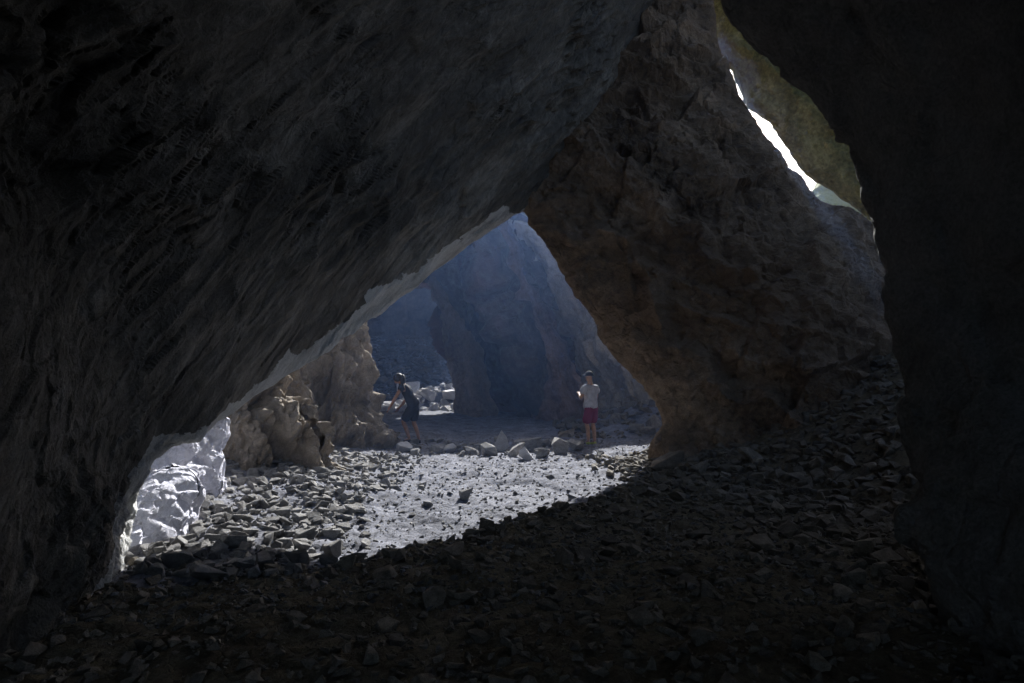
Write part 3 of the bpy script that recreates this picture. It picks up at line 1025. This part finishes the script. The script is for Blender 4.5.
def person_joints(lean, arms, legs, head):
    """common skeleton: forward is +y, right is +x; returns joints and edges"""
    up = Vector((0, math.sin(lean), math.cos(lean)))
    fw = Vector((0, math.cos(lean), -math.sin(lean)))
    P = Vector((0, 0, 0.93))
    J = [(tuple(P), 0.145, 0.10)]
    E = []

    def add(parent, co, rx, ry=None):
        J.append((tuple(co), rx, ry if ry else rx))
        E.append((parent, len(J) - 1))
        return len(J) - 1

    w = add(0, P + up * 0.17, 0.125, 0.09)
    c = add(w, P + up * 0.36, 0.150, 0.105)
    n0 = add(c, P + up * 0.50, 0.085, 0.07)
    n1 = add(n0, P + up * 0.57, 0.052)
    hd = head(P, up, fw)
    h1 = add(n1, hd[0], 0.078, 0.088)
    h2 = add(h1, hd[1], 0.094, 0.112)
    h3 = add(h2, hd[2], 0.080, 0.098)
    add(h2, hd[3], 0.015)                                   # nose
    sh = {}
    for s in (-1, 1):
        S = P + up * 0.455 + Vector((0.185 * s, 0, 0))
        a = add(c, S, 0.055)
        el, wr = arms[s]
        Eb, W = S + Vector(el), S + Vector(el) + Vector(wr)
        b = add(a, Eb, 0.040)
        m = add(b, Eb * 0.6 + W * 0.4, 0.040)
        k = add(m, W, 0.026)
        d = Vector(wr).normalized()
        hand_chain(J, E, k, d, Vector((-s, 0.2, 0.4)).cross(d).cross(d) * -1, Vector((-s * 0.7, 0.2, -0.1)))
        sh[s] = (S, Eb, W)
        kn, an = legs[s]
        H = P + Vector((0.095 * s, 0, -0.07))
        h = add(0, H, 0.085)
        K, A = Vector(kn), Vector(an)
        k_ = add(h, K, 0.056)
        cf = add(k_, K * 0.65 + A * 0.35 + Vector((0, -0.02, 0)), 0.055)
        an_ = add(cf, A, 0.036)
        add(an_, A + Vector((0.01 * s, 0.13, -0.05)), 0.036, 0.026)
    return J, E, P, up, fw, sh


def ellip_mesh(name, blobs):
    bm = bmesh.new()
    for c, r, half in blobs:
        g = bmesh.ops.create_uvsphere(bm, u_segments=20, v_segments=14, radius=1.0)
        for v in g["verts"]:
            z = v.co.z
            if half and z < -0.15:
                v.co.z = -0.15 - (z + 0.15) * 0.05
            v.co = Vector(c) + Vector((v.co.x * r[0], v.co.y * r[1], v.co.z * r[2]))
    me = bpy.data.meshes.new(name)
    bm.to_mesh(me)
    bm.free()
    for p in me.polygons:
        p.use_smooth = True
    return me


def clothes_shirt(P, up, sh, sleeve=0.45, pad=0.034):
    J = [(tuple(P + up * -0.09), 0.172 + pad, 0.132 + pad), (tuple(P + up * 0.03), 0.160 + pad, 0.118 + pad), (tuple(P + up * 0.17), 0.135 + pad, 0.10 + pad), (tuple(P + up * 0.36), 0.158 + pad, 0.11 + pad), (tuple(P + up * 0.49), 0.09 + pad, 0.075 + pad)]
    E = [(0, 1), (1, 2), (2, 3), (3, 4)]
    for s in (-1, 1):
        S, Eb, W = sh[s]
        J.append((tuple(S), 0.058 + pad))
        J.append((tuple(S.lerp(Eb, sleeve * 1.4)), 0.050 + pad))
        i = len(J)
        E += [(3, i - 2), (i - 2, i - 1)]
    return J, E


def clothes_shorts(P, legs, length=0.9, pad=0.03):
    J = [(tuple(P + Vector((0, 0, 0.11))), 0.150 + pad * .4, 0.11 + pad * .4), (tuple(P + Vector((0, 0, -0.04))), 0.155 + pad * .6, 0.11 + pad)]
    E = [(0, 1)]
    for s in (-1, 1):
        H = P + Vector((0.10 * s, 0, -0.10))
        K = Vector(legs[s][0])
        J.append((tuple(H), 0.095 + pad))
        J.append((tuple(H.lerp(K, length * 0.6)), 0.085 + pad))
        J.append((tuple(H.lerp(K, length)), 0.078 + pad))
        i = len(J)
        E += [(1, i - 3), (i - 3, i - 2), (i - 2, i - 1)]
    return J, E


def shoes(legs, pad=0.012):
    out = []
    for s in (-1, 1):
        A = Vector(legs[s][1])
        J = [(tuple(A + Vector((0, -0.045, -0.035))), 0.044), (tuple(A + Vector((0.005 * s, 0.06, -0.045))), 0.046, 0.036), (tuple(A + Vector((0.012 * s, 0.16, -0.055))), 0.042, 0.028)]
        out.append((J, [(0, 1), (1, 2)]))
    return out


# the man: seen from behind, turned a little to the left, hands together in front of his chest
legsA = {-1: ((-0.085, 0.05, 0.50), (-0.075, 0.01, 0.085)), 1: ((0.08, 0.02, 0.50), (0.075, -0.05, 0.085))}
armsA = {-1: ((-0.07, 0.06, -0.28), (0.13, 0.20, 0.10)), 1: ((0.07, 0.04, -0.28), (-0.14, 0.20, 0.10))}


def headA(P, up, fw):
    c = P + up * 0.60
    return [c + Vector((0, 0.03, 0.02)), c + Vector((0, 0.035, 0.10)), c + Vector((0, 0.025, 0.165)), c + Vector((0, 0.14, 0.07))]


J, E, P, up, fw, sh = person_joints(0.03, armsA, legsA, headA)
hc = Vector(headA(P, up, fw)[1])
cap = ([(tuple(hc + Vector((0, -0.012, 0.03))), (0.092, 0.112, 0.105), True), (tuple(hc + Vector((0, 0.115, 0.035))), (0.07, 0.085, 0.012), False)], None)
pA = {"J": J, "E": E, "clothes": [("shirt", *clothes_shirt(P, up, sh), "shirt"), ("shorts", *clothes_shorts(P, legsA, 1.0), "shorts"), ("cap", *cap, "cap")]
      + [("shoe", *q, "shoe") for q in shoes(legsA)]}
pm = on_ground(591, 445)
manloc = (pm.x, pm.y, ground_z(pm.x, pm.y)[0] - 0.0)
build_person("person", "standing man in dark cap, grey shirt, maroon shorts and yellow green shoes",
             manloc, R(38), pA, {"skin": SKIN, "shirt": GREY, "shorts": MAROON, "cap": BLACK, "shoe": YEL})

# the second figure: walking to the left, leaning forward, dark hair and clothes
legsB = {-1: ((-0.09, 0.22, 0.52), (-0.09, 0.06, 0.12)), 1: ((0.09, 0.02, 0.49), (0.09, -0.12, 0.085))}
armsB = {-1: ((-0.05, 0.14, -0.25), (0.02, 0.14, -0.22)), 1: ((0.05, 0.02, -0.28), (-0.01, 0.16, -0.20))}


def headB(P, up, fw):
    c = P + up * 0.60
    return [c + fw * 0.03 + up * 0.02, c + fw * 0.06 + up * 0.09, c + fw * 0.06 + up * 0.155, c + fw * 0.17 + up * 0.05]


J, E, P, up, fw, sh = person_joints(0.5, armsB, legsB, headB)
H1 = headB(P, up, fw)
hair = ([(tuple(H1[1] - fw * 0.025 + up * 0.025), (0.095, 0.115, 0.115), False), (tuple(H1[1] - fw * 0.09 - up * 0.09), (0.085, 0.06, 0.15), False)], None)
belt = ([(tuple(P + up * 0.02 - fw * 0.01), 0.172, 0.135), (tuple(P + up * 0.09 - fw * 0.01), 0.165, 0.128)], [(0, 1)])
pB = {"J": J, "E": E, "clothes": [("shirt", *clothes_shirt(P, up, sh, 0.3), "shirt"), ("shorts", *clothes_shorts(P, legsB, 0.95), "shorts"), ("hair", *hair, "hair"), ("waist_cloth", *belt, "cloth")]
      + [("shoe", *q, "shoe") for q in shoes(legsB)]}
pb = on_ground(413, 444)
build_person("person", "dark haired figure in black top and shorts stepping and leaning forward beside the folded column",
             (pb.x, pb.y, ground_z(pb.x, pb.y)[0]), R(80), pB, {"skin": SKIN2, "shirt": BLACK, "shorts": BLACK, "hair": HAIR, "cloth": WHITE, "shoe": SOCK})

# ------------------------------------------------------------------ haze
nt = NT("haze_air")
DENS = 0.0019
vp = nt.n("ShaderNodeVolumePrincipled", {"Color": (0.30, 0.50, 1.0, 1), "Density": DENS, "Anisotropy": 0.72})
nt.link(vp, "Volume", nt.out, "Volume")
bm = bmesh.new()
bmesh.ops.create_cube(bm, size=1.0)
me = bpy.data.meshes.new("haze")
bm.to_mesh(me)
bm.free()
hz = link("haze", me, nt.m, (0, 0, 10.5))
hz.scale = (126, 126, 25)
tag(hz, kind="stuff")

# ------------------------------------------------------------------ light
EL, AZ = 33.0, 11.0        # sun straight ahead, high
w = bpy.data.worlds.new("World")
scene.world = w
w.use_nodes = True
t = w.node_tree
t.nodes.clear()
sky = t.nodes.new("ShaderNodeTexSky")
sky.sky_type = "NISHITA"
sky.sun_disc = False
sky.sun_elevation = R(EL)
sky.sun_rotation = R(AZ)
sky.dust_density = 4.0
bg = t.nodes.new("ShaderNodeBackground")
bg.inputs["Strength"].default_value = 0.038
wo = t.nodes.new("ShaderNodeOutputWorld")
t.links.new(sky.outputs[0], bg.inputs[0])
t.links.new(bg.outputs[0], wo.inputs[0])
sun = bpy.data.lights.new("sun", "SUN")
sun.energy = 3.2
sun.angle = R(1.0)
sun.color = (1.0, 0.995, 0.985)
so = bpy.data.objects.new("sun", sun)
COL.objects.link(so)
sd = Vector((math.sin(R(AZ)) * math.cos(R(EL)), math.cos(R(AZ)) * math.cos(R(EL)), math.sin(R(EL))))
so.rotation_euler = sd.to_track_quat("Z", "Y").to_euler()
so.location = (0, 30, 40)

# ------------------------------------------------------------------ render settings
scene.render.engine = "CYCLES"
scene.view_settings.view_transform = "Standard"
scene.view_settings.look = "None"
scene.view_settings.exposure = 2.02
scene.view_settings.gamma = 1.0
cy = scene.cycles
cy.use_denoising = True
cy.use_adaptive_sampling = True
cy.adaptive_threshold = 0.02
cy.max_bounces = 8
cy.diffuse_bounces = 5
cy.volume_bounces = 1
cy.glossy_bounces = 2
cy.caustics_reflective = False
cy.sample_clamp_indirect = 4.0
